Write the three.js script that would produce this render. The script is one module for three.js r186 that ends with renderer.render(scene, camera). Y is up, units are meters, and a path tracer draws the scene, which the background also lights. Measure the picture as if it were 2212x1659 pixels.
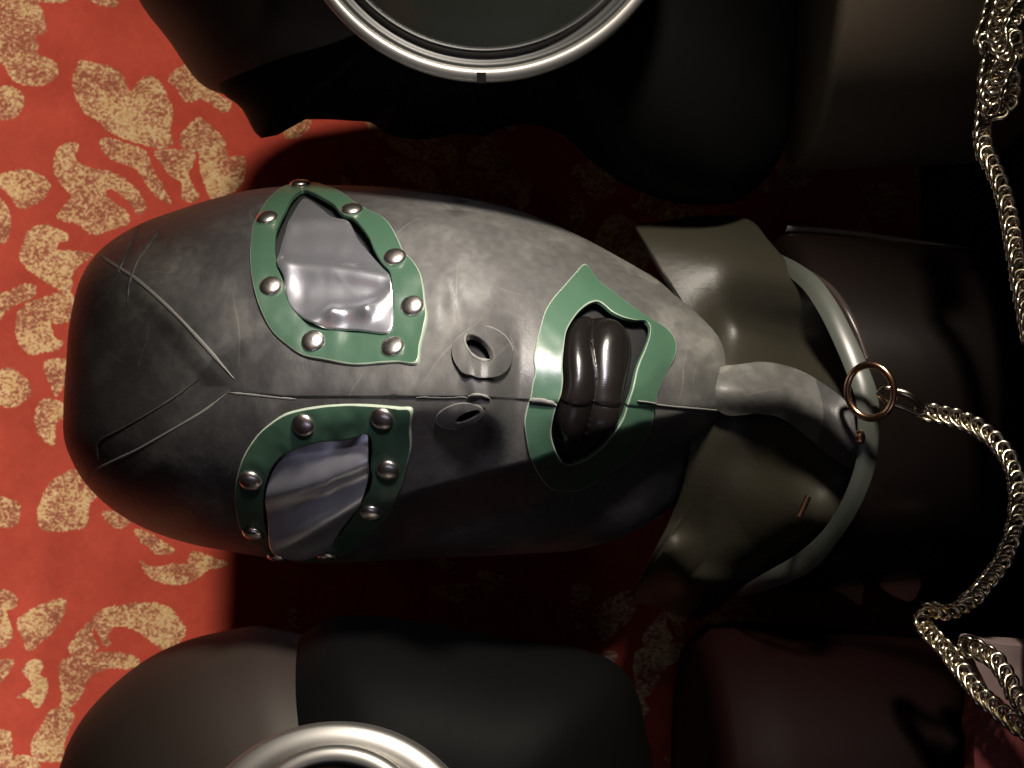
import * as THREE from 'three';
import { mergeGeometries, mergeVertices } from 'three/addons/utils/BufferGeometryUtils.js';
import { RectAreaLightUniformsLib } from 'three/addons/lights/RectAreaLightUniformsLib.js';

// ---------------------------------------------------------------- camera, light, exposure
// The photograph was taken with the camera turned on its side: the world's up (+y) is the picture's left.
const scene = new THREE.Scene();
const CAM_Z = 0.47, HALF_V = 0.1493;
const camera = new THREE.PerspectiveCamera(2 * Math.atan(HALF_V / CAM_Z) * 180 / Math.PI, 4 / 3, 0.02, 20);
camera.position.set(0, 0, CAM_Z);
camera.up.set(1, 0, 0);
camera.lookAt(0, 0, 0);
camera.focus = 0.455;
camera.userData.fStop = 20;
scene.add(camera);
const renderer = new THREE.WebGLRenderer({ antialias: true });
renderer.setSize(1024, 768);
renderer.toneMapping = THREE.LinearToneMapping;
renderer.toneMappingExposure = 1;
renderer.shadowMap.enabled = true;
RectAreaLightUniformsLib.init();
scene.background = new THREE.Color().setRGB(0.007, 0.0055, 0.007);

function spot(color, intensity, pos, target, angle, penumbra, size) {
  const l = new THREE.SpotLight(color, intensity, 0, angle, penumbra, 2);
  l.position.set(...pos); l.target.position.set(...target);
  l.castShadow = true; l.shadow.mapSize.set(2048, 2048); l.shadow.radius = size; l.shadow.bias = -0.0005;
  scene.add(l, l.target);
  return l;
}
function panel(color, intensity, w, h, pos, target) {
  const l = new THREE.RectAreaLight(color, intensity, w, h);
  l.position.set(...pos); l.lookAt(...target);
  scene.add(l);
  return l;
}
// warm lamp above an added unseen board: its light falls through the gap behind the board on to the red wall
spot(0xffdcc0, 12.2, [-0.02, 1.60, 0.3], [0.0, 0.22, -0.21], 0.4, 0.5, 1.4);
// white shop lamp on the picture's upper side (the world's right), the key on the mask
spot(0xfff4e4, 5.6, [0.62, -0.12, 0.53], [0.0, -0.02, 0.0], 0.27, 0.7, 2.5);
// cooler shop lamp nearly in front of the face
spot(0xe6e0f2, 2.2, [0.53, -0.11, 0.76], [0.005, 0.03, 0.0], 0.115, 0.6, 2);
// dim cool glow from the room behind the camera
panel(0xc8b8d0, 0.12, 0.7, 0.5, [-0.5, 0.1, 1.0], [0, 0, 0]);
// two narrow strip panels added to put bright streaks in the silver sheets, the lips and the steel
panel(0xdfe2ff, 1.3, 0.08, 0.5, [-0.52, 0.06, 0.72], [0, 0.03, 0]);
panel(0xfff4e2, 2.6, 0.05, 0.45, [0.46, 0.10, 0.82], [0, 0.03, 0]);
// dim orange glow of the room above
panel(0xff9a5c, 0.22, 0.35, 0.12, [0.05, 0.27, 0.62], [0, 0.1, 0]);

// ---------------------------------------------------------------- helpers
const V3 = (x, y, z) => new THREE.Vector3(x, y, z);
const K = 0.00018;
// a point on the sight line of picture place (px, py of 2212 x 1659) at depth z
function W(px, py, z) { const k = K * (CAM_Z - z) / CAM_Z; return V3((829.5 - py) * k, -(px - 1106) * k, z); }
let seed = 7;
const rnd = () => { seed = (seed * 1664525 + 1013904223) >>> 0; return seed / 4294967296; };
const clamp = (x, a = 0, b = 1) => Math.min(b, Math.max(a, x));
const sst = (a, b, x) => { const t = clamp((x - a) / (b - a)); return t * t * (3 - 2 * t); };
const lerp = (a, b, t) => a + (b - a) * t;
function hash2(x, y) { let h = (x * 374761393 + y * 668265263) | 0; h = Math.imul(h ^ (h >>> 13), 1274126177); return ((h ^ (h >>> 16)) >>> 0) / 4294967296; }
function noise2(x, y) {
  const xi = Math.floor(x), yi = Math.floor(y), fx = x - xi, fy = y - yi, u = fx * fx * (3 - 2 * fx), v = fy * fy * (3 - 2 * fy);
  return lerp(lerp(hash2(xi, yi), hash2(xi + 1, yi), u), lerp(hash2(xi, yi + 1), hash2(xi + 1, yi + 1), u), v);
}
function fbm(x, y, o = 4) { let s = 0, a = 0.5, n = 0; for (let i = 0; i < o; i++) { s += a * noise2(x, y); n += a; a *= 0.5; x = x * 2.03 + 17.1; y = y * 2.03 + 9.7; } return s / n; }
function inside(p, x, y) {
  let c = false;
  for (let i = 0, j = p.length - 1; i < p.length; j = i++) if ((p[i][1] > y) !== (p[j][1] > y) && x < (p[j][0] - p[i][0]) * (y - p[i][1]) / (p[j][1] - p[i][1]) + p[i][0]) c = !c;
  return c;
}
const mapPts = (pts, s, ox, oy) => pts.map(([x, y]) => [ox + x * s, oy + y * s]);
function smoothClosed(pts, n = 300) {
  const c = new THREE.CatmullRomCurve3(pts.map(([x, y]) => V3(x, y, 0)), true, 'centripetal');
  return c.getPoints(n).slice(0, n).map((p) => [p.x, p.y]);
}
function smoothOpen(pts, n = 80) {
  const c = new THREE.CatmullRomCurve3(pts.map((p) => V3(p[0], p[1], p[2] || 0)), false, 'centripetal');
  return c.getPoints(n);
}
function centroid(p) { let x = 0, y = 0, a = 0; for (let i = 0, j = p.length - 1; i < p.length; j = i++) { const f = p[j][0] * p[i][1] - p[i][0] * p[j][1]; a += f; x += (p[j][0] + p[i][0]) * f; y += (p[j][1] + p[i][1]) * f; } return [x / (3 * a), y / (3 * a)]; }
function grow(p, f) { const c = centroid(p); return p.map(([x, y]) => [c[0] + (x - c[0]) * f, c[1] + (y - c[1]) * f]); }
// farthest crossing of the ray from c at angle t with polygon p
function ray(p, c, t) {
  const dx = Math.cos(t), dy = Math.sin(t); let best = 0;
  for (let i = 0, j = p.length - 1; i < p.length; j = i++) {
    const ax = p[j][0] - c[0], ay = p[j][1] - c[1], ex = p[i][0] - p[j][0], ey = p[i][1] - p[j][1], den = dx * ey - dy * ex;
    if (Math.abs(den) < 1e-12) continue;
    const r = (ax * ey - ay * ex) / den, s = (ax * dy - ay * dx) / den;
    if (r > best && s >= -1e-6 && s <= 1 + 1e-6) best = r;
  }
  return best;
}
function segDist(x, y, x1, y1, x2, y2) { const dx = x2 - x1, dy = y2 - y1, t = clamp(((x - x1) * dx + (y - y1) * dy) / (dx * dx + dy * dy)); return [Math.hypot(x - x1 - t * dx, y - y1 - t * dy), t]; }

const used = {};
function numbered(n) { used[n] = (used[n] ?? -1) + 1; return used[n] ? n + '_' + String(used[n]).padStart(3, '0') : n; }
function thing(name, label, category, at = V3(0, 0, 0), group) {
  const o = new THREE.Group(); o.name = numbered(name); o.position.copy(at); o.userData = { label, category }; if (group) o.userData.group = group;
  scene.add(o); return o;
}
// geometry is given in world coordinates; parts are children of a thing that is only moved, never turned
function part(name, geo, mat, parent, label) {
  const m = new THREE.Mesh(geo, mat); m.name = name; m.castShadow = m.receiveShadow = true;
  if (label) m.userData.label = label;
  let p = parent, off = V3(0, 0, 0); while (p && p !== scene) { off.add(p.position); p = p.parent; }
  geo.translate(-off.x, -off.y, -off.z);
  parent.add(m); return m;
}
function structure(name, geo, mat) { const m = new THREE.Mesh(geo, mat); m.name = name; m.userData.kind = 'structure'; m.castShadow = m.receiveShadow = true; scene.add(m); return m; }
class Builder {
  constructor() { this.p = []; this.i = []; this.c = []; this.u = []; }
  v(q, col, uv) { this.p.push(q.x, q.y, q.z); if (col) this.c.push(...col); this.u.push(...(uv || [q.y * 4, q.x * 4])); return this.p.length / 3 - 1; }
  quad(a, b, c, d) { this.i.push(a, b, c, a, c, d); }
  geo() {
    const g = new THREE.BufferGeometry();
    g.setAttribute('position', new THREE.Float32BufferAttribute(this.p, 3));
    g.setAttribute('uv', new THREE.Float32BufferAttribute(this.u, 2));
    if (this.c.length) g.setAttribute('color', new THREE.Float32BufferAttribute(this.c, 3));
    g.setIndex(this.i); g.computeVertexNormals(); return g;
  }
}

// ---------------------------------------------------------------- materials
function dataTex(w, h, f, srgb) {
  const d = new Uint8Array(w * h * 4);
  for (let y = 0; y < h; y++) for (let x = 0; x < w; x++) { const c = f(x, y), k = (y * w + x) * 4; d[k] = clamp(c[0], 0, 255); d[k + 1] = clamp(c[1], 0, 255); d[k + 2] = clamp(c[2], 0, 255); d[k + 3] = 255; }
  const t = new THREE.DataTexture(d, w, h); t.magFilter = t.minFilter = THREE.LinearFilter; t.wrapS = t.wrapT = THREE.RepeatWrapping; if (srgb) t.colorSpace = THREE.SRGBColorSpace; t.needsUpdate = true; return t;
}
const lin = (r, g, b) => new THREE.Color().setRGB(r, g, b);
// chalky bloom and scuffs on old black rubber; one repeat covers 0.33 m; the lower face is set paler than the crown
const scratch = new Float32Array(1024 * 1024);
for (let n = 0; n < 150; n++) {
  let x = rnd() * 1024, y = rnd() * 1024, t = rnd() * 6.28; const len = 20 + rnd() * 90, w = 0.06 + 0.2 * rnd();
  for (let i = 0; i < len; i++) { x += Math.cos(t); y += Math.sin(t); t += (rnd() - 0.5) * 0.16; const f = w * Math.sin(Math.PI * i / len); for (const [a, b, k] of [[0, 0, 1], [1, 0, 0.5], [0, 1, 0.5]]) scratch[(((y | 0) + b) & 1023) * 1024 + (((x | 0) + a) & 1023)] += f * k; }
}
const bloomTex = dataTex(1024, 1024, (x, y) => {
  const u = x / 1024, v = y / 1024, tile = (s, o) => { const a = fbm(u * s, v * s, o), b = fbm((u - 1) * s, v * s, o), c = fbm(u * s, (v - 1) * s, o), d = fbm((u - 1) * s, (v - 1) * s, o), fu = sst(0.8, 1, u), fv = sst(0.8, 1, v); return lerp(lerp(a, b, fu), lerp(c, d, fu), fv); };
  const big = tile(11, 6), streak = fbm(u * 34 + v * 20 + big * 5, v * 16 - u * 9 + big * 3, 3), fine = tile(120, 2);
  const mid = tile(34, 4);
  let a = sst(0.35, 0.80, big) * 0.34 + sst(0.40, 0.78, mid) * 0.17 * sst(0.3, 0.6, big) + sst(0.5, 0.85, streak) * 0.2 * sst(0.35, 0.6, big) + (fine - 0.5) * 0.22 + 0.06 + scratch[y * 1024 + x];
  a += 0.36 * (1 - sst(0.40, 0.62, u + 0.2 * (big - 0.5))) - 0.05;
  a = clamp(a);
  return [49 + a * 66, 48 + a * 66, 48 + a * 61];
}, true);
const bumpTex = dataTex(512, 512, (x, y) => { const a = 128 + 90 * (fbm(x / 14, y / 14, 3) - 0.5) + 40 * (hash2(x, y) - 0.5); return [a, a, a]; });
bumpTex.repeat.set(3, 3);
const M = {
  rubber: new THREE.MeshPhysicalMaterial({ map: bloomTex, roughness: 0.46, bumpMap: bumpTex, bumpScale: 0.00035, specularIntensity: 0.8 }),
  seam: new THREE.MeshStandardMaterial({ color: lin(0.15, 0.147, 0.135), roughness: 0.65 }),
  green: new THREE.MeshPhysicalMaterial({ vertexColors: true, roughness: 0.36, bumpMap: bumpTex, bumpScale: 0.00008 }),
  rivet: new THREE.MeshStandardMaterial({ color: lin(0.86, 0.80, 0.74), metalness: 1, roughness: 0.27 }),
  foil: new THREE.MeshPhysicalMaterial({ color: lin(0.66, 0.67, 0.72), metalness: 0.9, roughness: 0.25, bumpMap: bumpTex, bumpScale: 0.00002 }),
  foilDull: new THREE.MeshPhysicalMaterial({ color: lin(0.72, 0.73, 0.8), metalness: 0.9, roughness: 0.34 }),
  core: new THREE.MeshStandardMaterial({ color: lin(0.006, 0.006, 0.007), roughness: 0.6 }),
  lips: new THREE.MeshPhysicalMaterial({ color: lin(0.008, 0.0065, 0.006), roughness: 0.24, bumpMap: bumpTex, bumpScale: 0.00008 }),
  skirt: new THREE.MeshPhysicalMaterial({ color: lin(0.018, 0.016, 0.011), roughness: 0.42, specularIntensity: 0.45, bumpMap: bumpTex, bumpScale: 0.0002 }),
  brown: new THREE.MeshPhysicalMaterial({ color: lin(0.022, 0.015, 0.013), roughness: 0.34 }),
  collar: new THREE.MeshPhysicalMaterial({ color: lin(0.048, 0.053, 0.045), roughness: 0.35 }),
  copper: new THREE.MeshStandardMaterial({ color: lin(0.62, 0.36, 0.24), metalness: 1, roughness: 0.22 }),
  chain: new THREE.MeshStandardMaterial({ color: lin(0.56, 0.49, 0.36), metalness: 1, roughness: 0.2 }),
  glintPaint: new THREE.MeshPhysicalMaterial({ color: lin(0.22, 0.215, 0.2), roughness: 0.35 }),
  plinth: new THREE.MeshPhysicalMaterial({ color: lin(0.006, 0.004, 0.0035), roughness: 0.24 }),
  black: new THREE.MeshPhysicalMaterial({ color: lin(0.003, 0.003, 0.003), roughness: 0.55, specularIntensity: 0.06 }),
  dome: new THREE.MeshPhysicalMaterial({ color: lin(0.020, 0.014, 0.011), roughness: 0.6, specularIntensity: 0.55 }),
  steel: new THREE.MeshStandardMaterial({ color: lin(0.4, 0.39, 0.37), metalness: 1, roughness: 0.5 }),
  glass: new THREE.MeshPhysicalMaterial({ color: lin(0.012, 0.014, 0.012), roughness: 0.14 }),
  gasket: new THREE.MeshPhysicalMaterial({ color: lin(0.01, 0.01, 0.01), roughness: 0.45 }),
  shelf: new THREE.MeshPhysicalMaterial({ color: lin(0.006, 0.005, 0.006), roughness: 0.25 }),
};
// ---------------------------------------------------------------- wall: red paper with gold leaf print
const WALL_Z = -0.21, BOARD_Z = (x) => -0.1545 + 0.012 * x;
{
  const A = [
    [[30, -20], [200, -20], [270, 60], [295, 150], [290, 215], [230, 230], [250, 290], [240, 340], [300, 370], [360, 410], [375, 460], [350, 510], [280, 550], [200, 555], [120, 540], [60, 490], [20, 420], [-20, 380], [-20, 0]],
    [[580, -10], [650, -10], [740, -5], [765, 20], [740, 45], [680, 40], [610, 15]], [[340, -10], [440, -10], [400, 20]],
    [[-20, 570], [60, 555], [130, 590], [155, 650], [140, 710], [90, 760], [20, 775], [-20, 760]],
    [[520, 385], [590, 400], [680, 420], [760, 450], [810, 510], [830, 570], [850, 590], [890, 530], [950, 490], [1010, 510], [1060, 560], [1080, 620], [1110, 680], [1115, 760], [1100, 850], [1120, 930], [1090, 950], [1010, 960], [900, 930], [800, 900], [700, 850], [640, 790], [560, 740], [500, 660], [470, 570], [475, 480], [500, 420]],
    [[1090, 520], [1110, 470], [1160, 430], [1220, 415], [1290, 460], [1400, 600], [1500, 660], [1460, 730], [1390, 690], [1300, 640], [1230, 660], [1180, 640], [1150, 580]],
    [[640, 910], [700, 890], [800, 920], [900, 950], [960, 1000], [980, 1080], [1040, 1180], [1110, 1320], [1050, 1300], [980, 1240], [930, 1160], [880, 1100], [800, 1060], [720, 1030], [670, 980]],
    [[990, 980], [1080, 960], [1180, 970], [1260, 990], [1250, 1060], [1220, 1120], [1250, 1200], [1290, 1280], [1230, 1310], [1170, 1270], [1180, 1190], [1110, 1140], [1050, 1070]],
    [[1160, 890], [1200, 830], [1290, 755], [1380, 830], [1440, 890], [1470, 980], [1480, 1010], [1580, 1010], [1590, 1100], [1560, 1200], [1500, 1250], [1370, 1290], [1320, 1180], [1290, 1080], [1280, 990], [1210, 980], [1170, 940]],
    [[380, 950], [440, 920], [500, 920], [500, 970], [480, 1010], [540, 1070], [620, 1090], [720, 1110], [800, 1150], [880, 1220], [940, 1310], [940, 1360], [890, 1390], [850, 1330], [780, 1260], [700, 1220], [680, 1260], [760, 1320], [830, 1380], [840, 1440], [780, 1470], [700, 1490], [640, 1520], [560, 1500], [500, 1450], [380, 1420], [370, 1390], [430, 1310], [460, 1270], [400, 1200], [350, 1110], [345, 1040]],
    [[0, 1130], [60, 1110], [150, 1095], [230, 1115], [300, 1160], [325, 1200], [300, 1260], [230, 1320], [130, 1350], [90, 1310], [30, 1230], [-20, 1190]],
    [[130, 1690], [150, 1560], [200, 1480], [290, 1450], [370, 1480], [440, 1520], [430, 1560], [380, 1570], [340, 1690]], [[-10, 1280], [40, 1330], [70, 1420], [60, 1520], [20, 1580], [-10, 1560]],
  ].map((p) => mapPts(p, 1 / 3, 0, 0));
  const B = [
    [[130, -10], [600, -10], [480, 90], [460, 220], [420, 235], [330, 190], [240, 130], [150, 60]], [[-10, 240], [40, 230], [140, 180], [230, 190], [200, 280], [100, 310], [30, 370], [-10, 420]],
    [[100, 450], [110, 360], [180, 300], [280, 265], [440, 230], [500, 300], [470, 400], [350, 440], [330, 420], [350, 520], [410, 560], [360, 610], [280, 620], [200, 640], [130, 580], [100, 520]],
    [[280, 700], [340, 660], [460, 690], [450, 780], [400, 860], [360, 910], [330, 850], [290, 760]], [[-10, 750], [60, 720], [130, 760], [190, 820], [200, 880], [140, 950], [60, 980], [-10, 960]],
    [[225, 1010], [260, 940], [330, 920], [400, 950], [430, 1010], [360, 1090], [360, 1150], [340, 1230], [280, 1190], [230, 1110]], [[240, 1659], [260, 1580], [310, 1480], [400, 1410], [480, 1380], [560, 1490], [640, 1540], [580, 1600], [560, 1740], [420, 1780], [270, 1770]],
    [[-10, 1560], [60, 1570], [130, 1620], [100, 1740], [-10, 1750]],
  ].map((p) => mapPts(p, 1 / 3, 0, 553));
  const C = [
    [[660, 0], [800, 0], [850, 50], [760, 110], [700, 70]], [[870, 110], [960, 130], [1040, 180], [1130, 240], [1100, 270], [1030, 275], [960, 230], [900, 180]],
    [[905, 310], [950, 340], [1030, 350], [1140, 330], [1210, 330], [1230, 260], [1300, 260], [1400, 300], [1480, 330], [1430, 360], [1350, 370], [1290, 420], [1200, 465], [1110, 470], [1000, 440], [930, 380]],
    [[600, 680], [680, 620], [780, 600], [900, 580], [1030, 590], [1110, 630], [1170, 700], [1200, 760], [1180, 820], [1110, 890], [1050, 890], [980, 840], [920, 790], [860, 760], [740, 740], [700, 800], [720, 860], [680, 870], [640, 800], [610, 740]],
    [[110, 700], [180, 640], [280, 590], [420, 560], [420, 640], [360, 750], [280, 830], [180, 900], [140, 820]], [[440, 880], [520, 760], [600, 700], [600, 800], [640, 870], [560, 930], [470, 930]],
    [[400, 960], [560, 920], [700, 900], [900, 950], [880, 1010], [720, 1010], [600, 1060], [560, 1110], [520, 1200], [460, 1260], [390, 1290], [400, 1190], [380, 1080]],
    [[140, 1020], [220, 950], [280, 980], [260, 1050], [310, 1090], [300, 1180], [240, 1270], [180, 1210], [110, 1200], [200, 1120]], [[-10, 510], [60, 510], [110, 560], [90, 620], [40, 640], [60, 700], [80, 800], [20, 880], [-10, 880]],
    [[-10, 960], [90, 960], [40, 1060], [-10, 1110]], [[200, 1480], [260, 1390], [330, 1280], [420, 1260], [480, 1320], [420, 1480], [400, 1600], [220, 1600]], [[-10, 1410], [60, 1420], [80, 1500], [60, 1640], [-10, 1659]],
  ].map((p) => mapPts(p, 1 / 3, 0, 1106));
  const all = [...A, ...B, ...C].map((p) => smoothClosed(p, 90));
  const TW = 2048, TH = 1536, X0 = -500, Y0 = -450, SX = 3600 / TW, SY = 2700 / TH, mask = new Float32Array(TW * TH);
  for (const [ox, oy] of [[0, 0], [620, 40], [1240, -20], [-610, 30], [1860, 30], [0, 1640], [620, 1660], [0, -1640], [620, -1620], [1240, 1640], [1240, -1640], [-610, 1640], [-610, -1640], [1860, 1640], [1860, -1640]]) for (const p of all) {
    let a = 1e9, b = -1e9, c = 1e9, d = -1e9; const q = p.map(([x, y]) => [x + ox, y + oy]);
    for (const [x, y] of q) { a = Math.min(a, x); b = Math.max(b, x); c = Math.min(c, y); d = Math.max(d, y); }
    for (let j = Math.max(0, Math.floor((c - Y0) / SY)); j <= Math.min(TH - 1, (d - Y0) / SY); j++) for (let i = Math.max(0, Math.floor((a - X0) / SX)); i <= Math.min(TW - 1, (b - X0) / SX); i++) if (inside(q, X0 + i * SX + (noise2(i / 2.2, j / 2.2) - 0.5) * 4, Y0 + j * SY + (noise2(i / 2.2 + 50, j / 2.2) - 0.5) * 4)) mask[j * TW + i] = 1;
  }
  const gold = (x, y) => { // how much of the leaf is left at a texel
    if (!mask[y * TW + x]) return -1;
    const patch = fbm(x / 30, y / 30, 3), f = fbm(x / 2.4 + 40 + 3 * fbm(x / 9, y / 9, 2), y / 2.0, 3);
    return sst(0.30, 0.74, f + (patch - 0.46) * 0.55);
  };
  const map = dataTex(TW, TH, (x, y) => {
    const g = gold(x, y), m = fbm(x / 40, y / 40, 4) - 0.5, s = fbm(x / 6, y / 6, 2) - 0.5, base = [193 + m * 30 + s * 12, 78 + m * 20 + s * 8, 62 + m * 20 + s * 8];
    if (g < 0) return base;
    const dust = [162 + s * 24, 96 + s * 24, 76 + s * 22], leaf = [238 + s * 20, 222 + s * 36, 172 + s * 50];
    return [0, 1, 2].map((k) => lerp(dust[k], leaf[k], g));
  }, true);
  const rm = dataTex(TW / 2, TH / 2, (x, y) => { const g = gold(x * 2, y * 2); return [0, g > 0 ? 190 - 60 * g : 215, g > 0 ? 70 * g : 0]; });
  const k = K * (CAM_Z - WALL_Z) / CAM_Z, wIn = 3600 * k, hIn = 2700 * k;
  const b = new Builder(), c0 = W(X0, Y0, WALL_Z), c1 = W(X0 + 3600, Y0 + 2700, WALL_Z);
  // the printed sheet itself, u along the wall's height
  const q = [V3(c0.x, c0.y, WALL_Z), V3(c1.x, c0.y, WALL_Z), V3(c1.x, c1.y, WALL_Z), V3(c0.x, c1.y, WALL_Z)], uv = [[0, 0], [0, 1], [1, 1], [1, 0]];
  const back = q.map((p) => V3(p.x, p.y, WALL_Z - 0.03));
  q.forEach((p, i) => b.v(p, null, uv[i])); back.forEach((p, i) => b.v(p, null, uv[i]));
  b.quad(1, 0, 3, 2); b.quad(4, 5, 6, 7);
  for (let i = 0; i < 4; i++) b.quad(i, (i + 1) % 4, 4 + (i + 1) % 4, 4 + i);
  const g = b.geo().toNonIndexed(); g.computeVertexNormals();
  structure('wall', g, new THREE.MeshStandardMaterial({ map, roughness: 1, metalness: 1, roughnessMap: rm, metalnessMap: rm }));
}

// ---------------------------------------------------------------- the head's shape
const HC = [850, 850];
const SIL = smoothClosed([[150, 700], [143, 780], [137, 880], [139, 950], [160, 1005], [185, 1045], [240, 1098], [310, 1140], [400, 1172], [500, 1192], [600, 1208], [700, 1216], [850, 1210], [1000, 1203], [1130, 1197], [1230, 1190], [1310, 1172], [1400, 1130], [1480, 1070], [1540, 1010], [1585, 945], [1606, 890], [1607, 845], [1600, 795], [1575, 735], [1520, 672], [1450, 622], [1350, 563], [1250, 509], [1150, 465], [1060, 436], [950, 414], [800, 402], [660, 400], [560, 408], [480, 424], [380, 455], [290, 490], [215, 542], [175, 600]], 600);
const NR = 1800, RT = new Float32Array(NR);
for (let i = 0; i < NR; i++) RT[i] = ray(SIL, HC, i / NR * 2 * Math.PI);
const sil = (t) => { const u = ((t / (2 * Math.PI)) % 1 + 1) % 1 * NR, i = Math.floor(u); return lerp(RT[i % NR], RT[(i + 1) % NR], u - i); };
const gau = (d, s) => Math.exp(-d * d / (2 * s * s));
const ZS = -0.085;
function seamY(x) { return x < 500 ? 846 : x < 1030 ? lerp(848, 858, sst(500, 640, x)) : x < 1160 ? lerp(858, 866, (x - 1030) / 130) : lerp(866, 888, clamp((x - 1160) / 440)); }
function feature(x, y) {
  let h = 0;
  // nose
  const t = clamp((x - 560) / 480), ny = lerp(862, 838, t), nw = lerp(46, 78, t), end = 1 - sst(1050, 1125, x);
  h += (0.003 + 0.0185 * t * t) * gau(y - ny, nw) * sst(480, 640, x) * end;
  h += 0.0045 * gau(x - 1030, 46) * (gau(y - 768, 44) + gau(y - 905, 34));
  // brows, eye hollows, mouth, chin, cheeks
  h -= 0.006 * gau(x - 720, 110) * gau(y - 610, 120) + 0.006 * gau(x - 690, 110) * gau(y - 1060, 90);
  h += 0.012 * gau(x - 1300, 130) * gau(y - 845, 150);
  h += 0.010 * gau(x - 1545, 65) * gau(y - 850, 120);
  h -= 0.005 * gau(x - 1455, 30) * gau(y - 850, 110);
  h += 0.004 * gau(x - 1080, 180) * gau(y - 560, 80);
  // forehead drops a little behind the crown seam
  h -= 0.0025 * sst(0, 40, Math.min(0.62 * (500 - x) - Math.abs(y - 835) * 0.55, 200)) ;
  // two half sheets overlap along the middle
  if (x > 490) h += 0.0009 * sst(490, 590, x) * (1 - sst(-4, 3, y - seamY(x))) * gau(Math.max(0, seamY(x) - y), 120);
  // slack in the rubber
  h += 0.0016 * (fbm(x / 210, y / 150, 2) - 0.5) + 0.0010 * (fbm(x / 60 + 9, y / 110, 2) - 0.5);
  h -= 0.0016 * gau(segDist(x, y, 930, 520, 1000, 700)[0], 16) - 0.0012 * gau(segDist(x, y, 960, 600, 940, 700)[0], 14);
  h += 0.0010 * gau(segDist(x, y, 996, 742, 1024, 852)[0], 7) - 0.0008 * gau(segDist(x, y, 1160, 470, 1330, 560)[0], 22) - 0.0007 * gau(segDist(x, y, 1420, 690, 1500, 760)[0], 9) + 0.0006 * gau(segDist(x, y, 1440, 700, 1520, 775)[0], 8);
  return h;
}
function jaw(x, y) { // the lower cheek turns away sharply along a line from eye to chin
  const ty = x < 1130 ? lerp(1090, 1015, (x - 850) / 280) : x < 1400 ? lerp(1015, 922, (x - 1130) / 270) : lerp(922, 885, (x - 1400) / 180), d = y - ty;
  return 0.5 * sst(800, 930, x) * sst(-22, 95, d);
}
function headZ(x, y) {
  const dx = x - HC[0], dy = y - HC[1], r = Math.min(0.9995, Math.hypot(dx, dy) / sil(Math.atan2(dy, dx)));
  return ZS + (0.100 * Math.sqrt(1 - Math.pow(r, 2.3)) + feature(x, y) * (1 - sst(0.8, 0.99, r))) * (1 - jaw(x, y));
}
const headP = (x, y) => W(x, y, headZ(x, y));
function headN(x, y) {
  const e = 2.5, a = headP(x + e, y).sub(headP(x - e, y)), b = headP(x, y + e).sub(headP(x, y - e)), n = b.cross(a).normalize();
  return n.z < 0 ? n.negate() : n;
}
const onHead = (x, y, o) => headP(x, y).addScaledVector(headN(x, y), o);

// outlines read off the photograph
const eyeA = {
  out: [[560, 150], [650, 150], [800, 190], [950, 280], [1070, 360], [1180, 410], [1250, 480], [1310, 590], [1350, 670], [1430, 760], [1480, 850], [1500, 930], [1515, 1050], [1530, 1170], [1510, 1280], [1480, 1400], [1455, 1532], [1300, 1525], [1150, 1535], [1000, 1546], [900, 1538], [750, 1510], [570, 1470], [450, 1390], [340, 1290], [260, 1150], [210, 1010], [180, 870], [165, 700], [180, 560], [200, 440], [260, 340], [340, 250], [430, 180], [500, 155]],
  hole: [[570, 205], [640, 230], [720, 270], [810, 320], [870, 390], [950, 420], [1020, 490], [1080, 570], [1120, 660], [1180, 760], [1240, 830], [1262, 930], [1270, 1060], [1265, 1200], [1240, 1290], [1100, 1290], [900, 1285], [750, 1265], [650, 1230], [560, 1170], [490, 1100], [450, 1030], [430, 920], [390, 820], [370, 740], [360, 650], [370, 530], [400, 450], [440, 370], [480, 290], [530, 230]],
  foil: [[580, 232], [700, 300], [800, 390], [920, 430], [1000, 560], [1100, 680], [1180, 780], [1250, 880], [1272, 1020], [1277, 1150], [1250, 1302], [1000, 1290], [750, 1275], [650, 1242], [560, 1182], [480, 1100], [440, 980], [430, 880], [378, 770], [400, 620], [440, 500], [480, 380], [530, 280]],
  rivets: [[300, 425], [330, 945], [655, 1365], [1265, 1410], [1415, 1095], [1280, 725], [950, 362], [552, 168]],
  // folds: x1 y1 x2 y2 height width
  folds: [[300, 780, 1350, 905, 1.0, 78], [520, 1290, 820, 1175, 0.6, 60], [820, 1175, 1080, 1150, 0.6, 60], [1080, 1150, 1340, 930, 0.6, 60], [500, 450, 960, 420, 0.5, 60], [600, 1040, 1300, 1020, -0.6, 110], [430, 480, 440, 880, 0.5, 90]],
};
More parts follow.
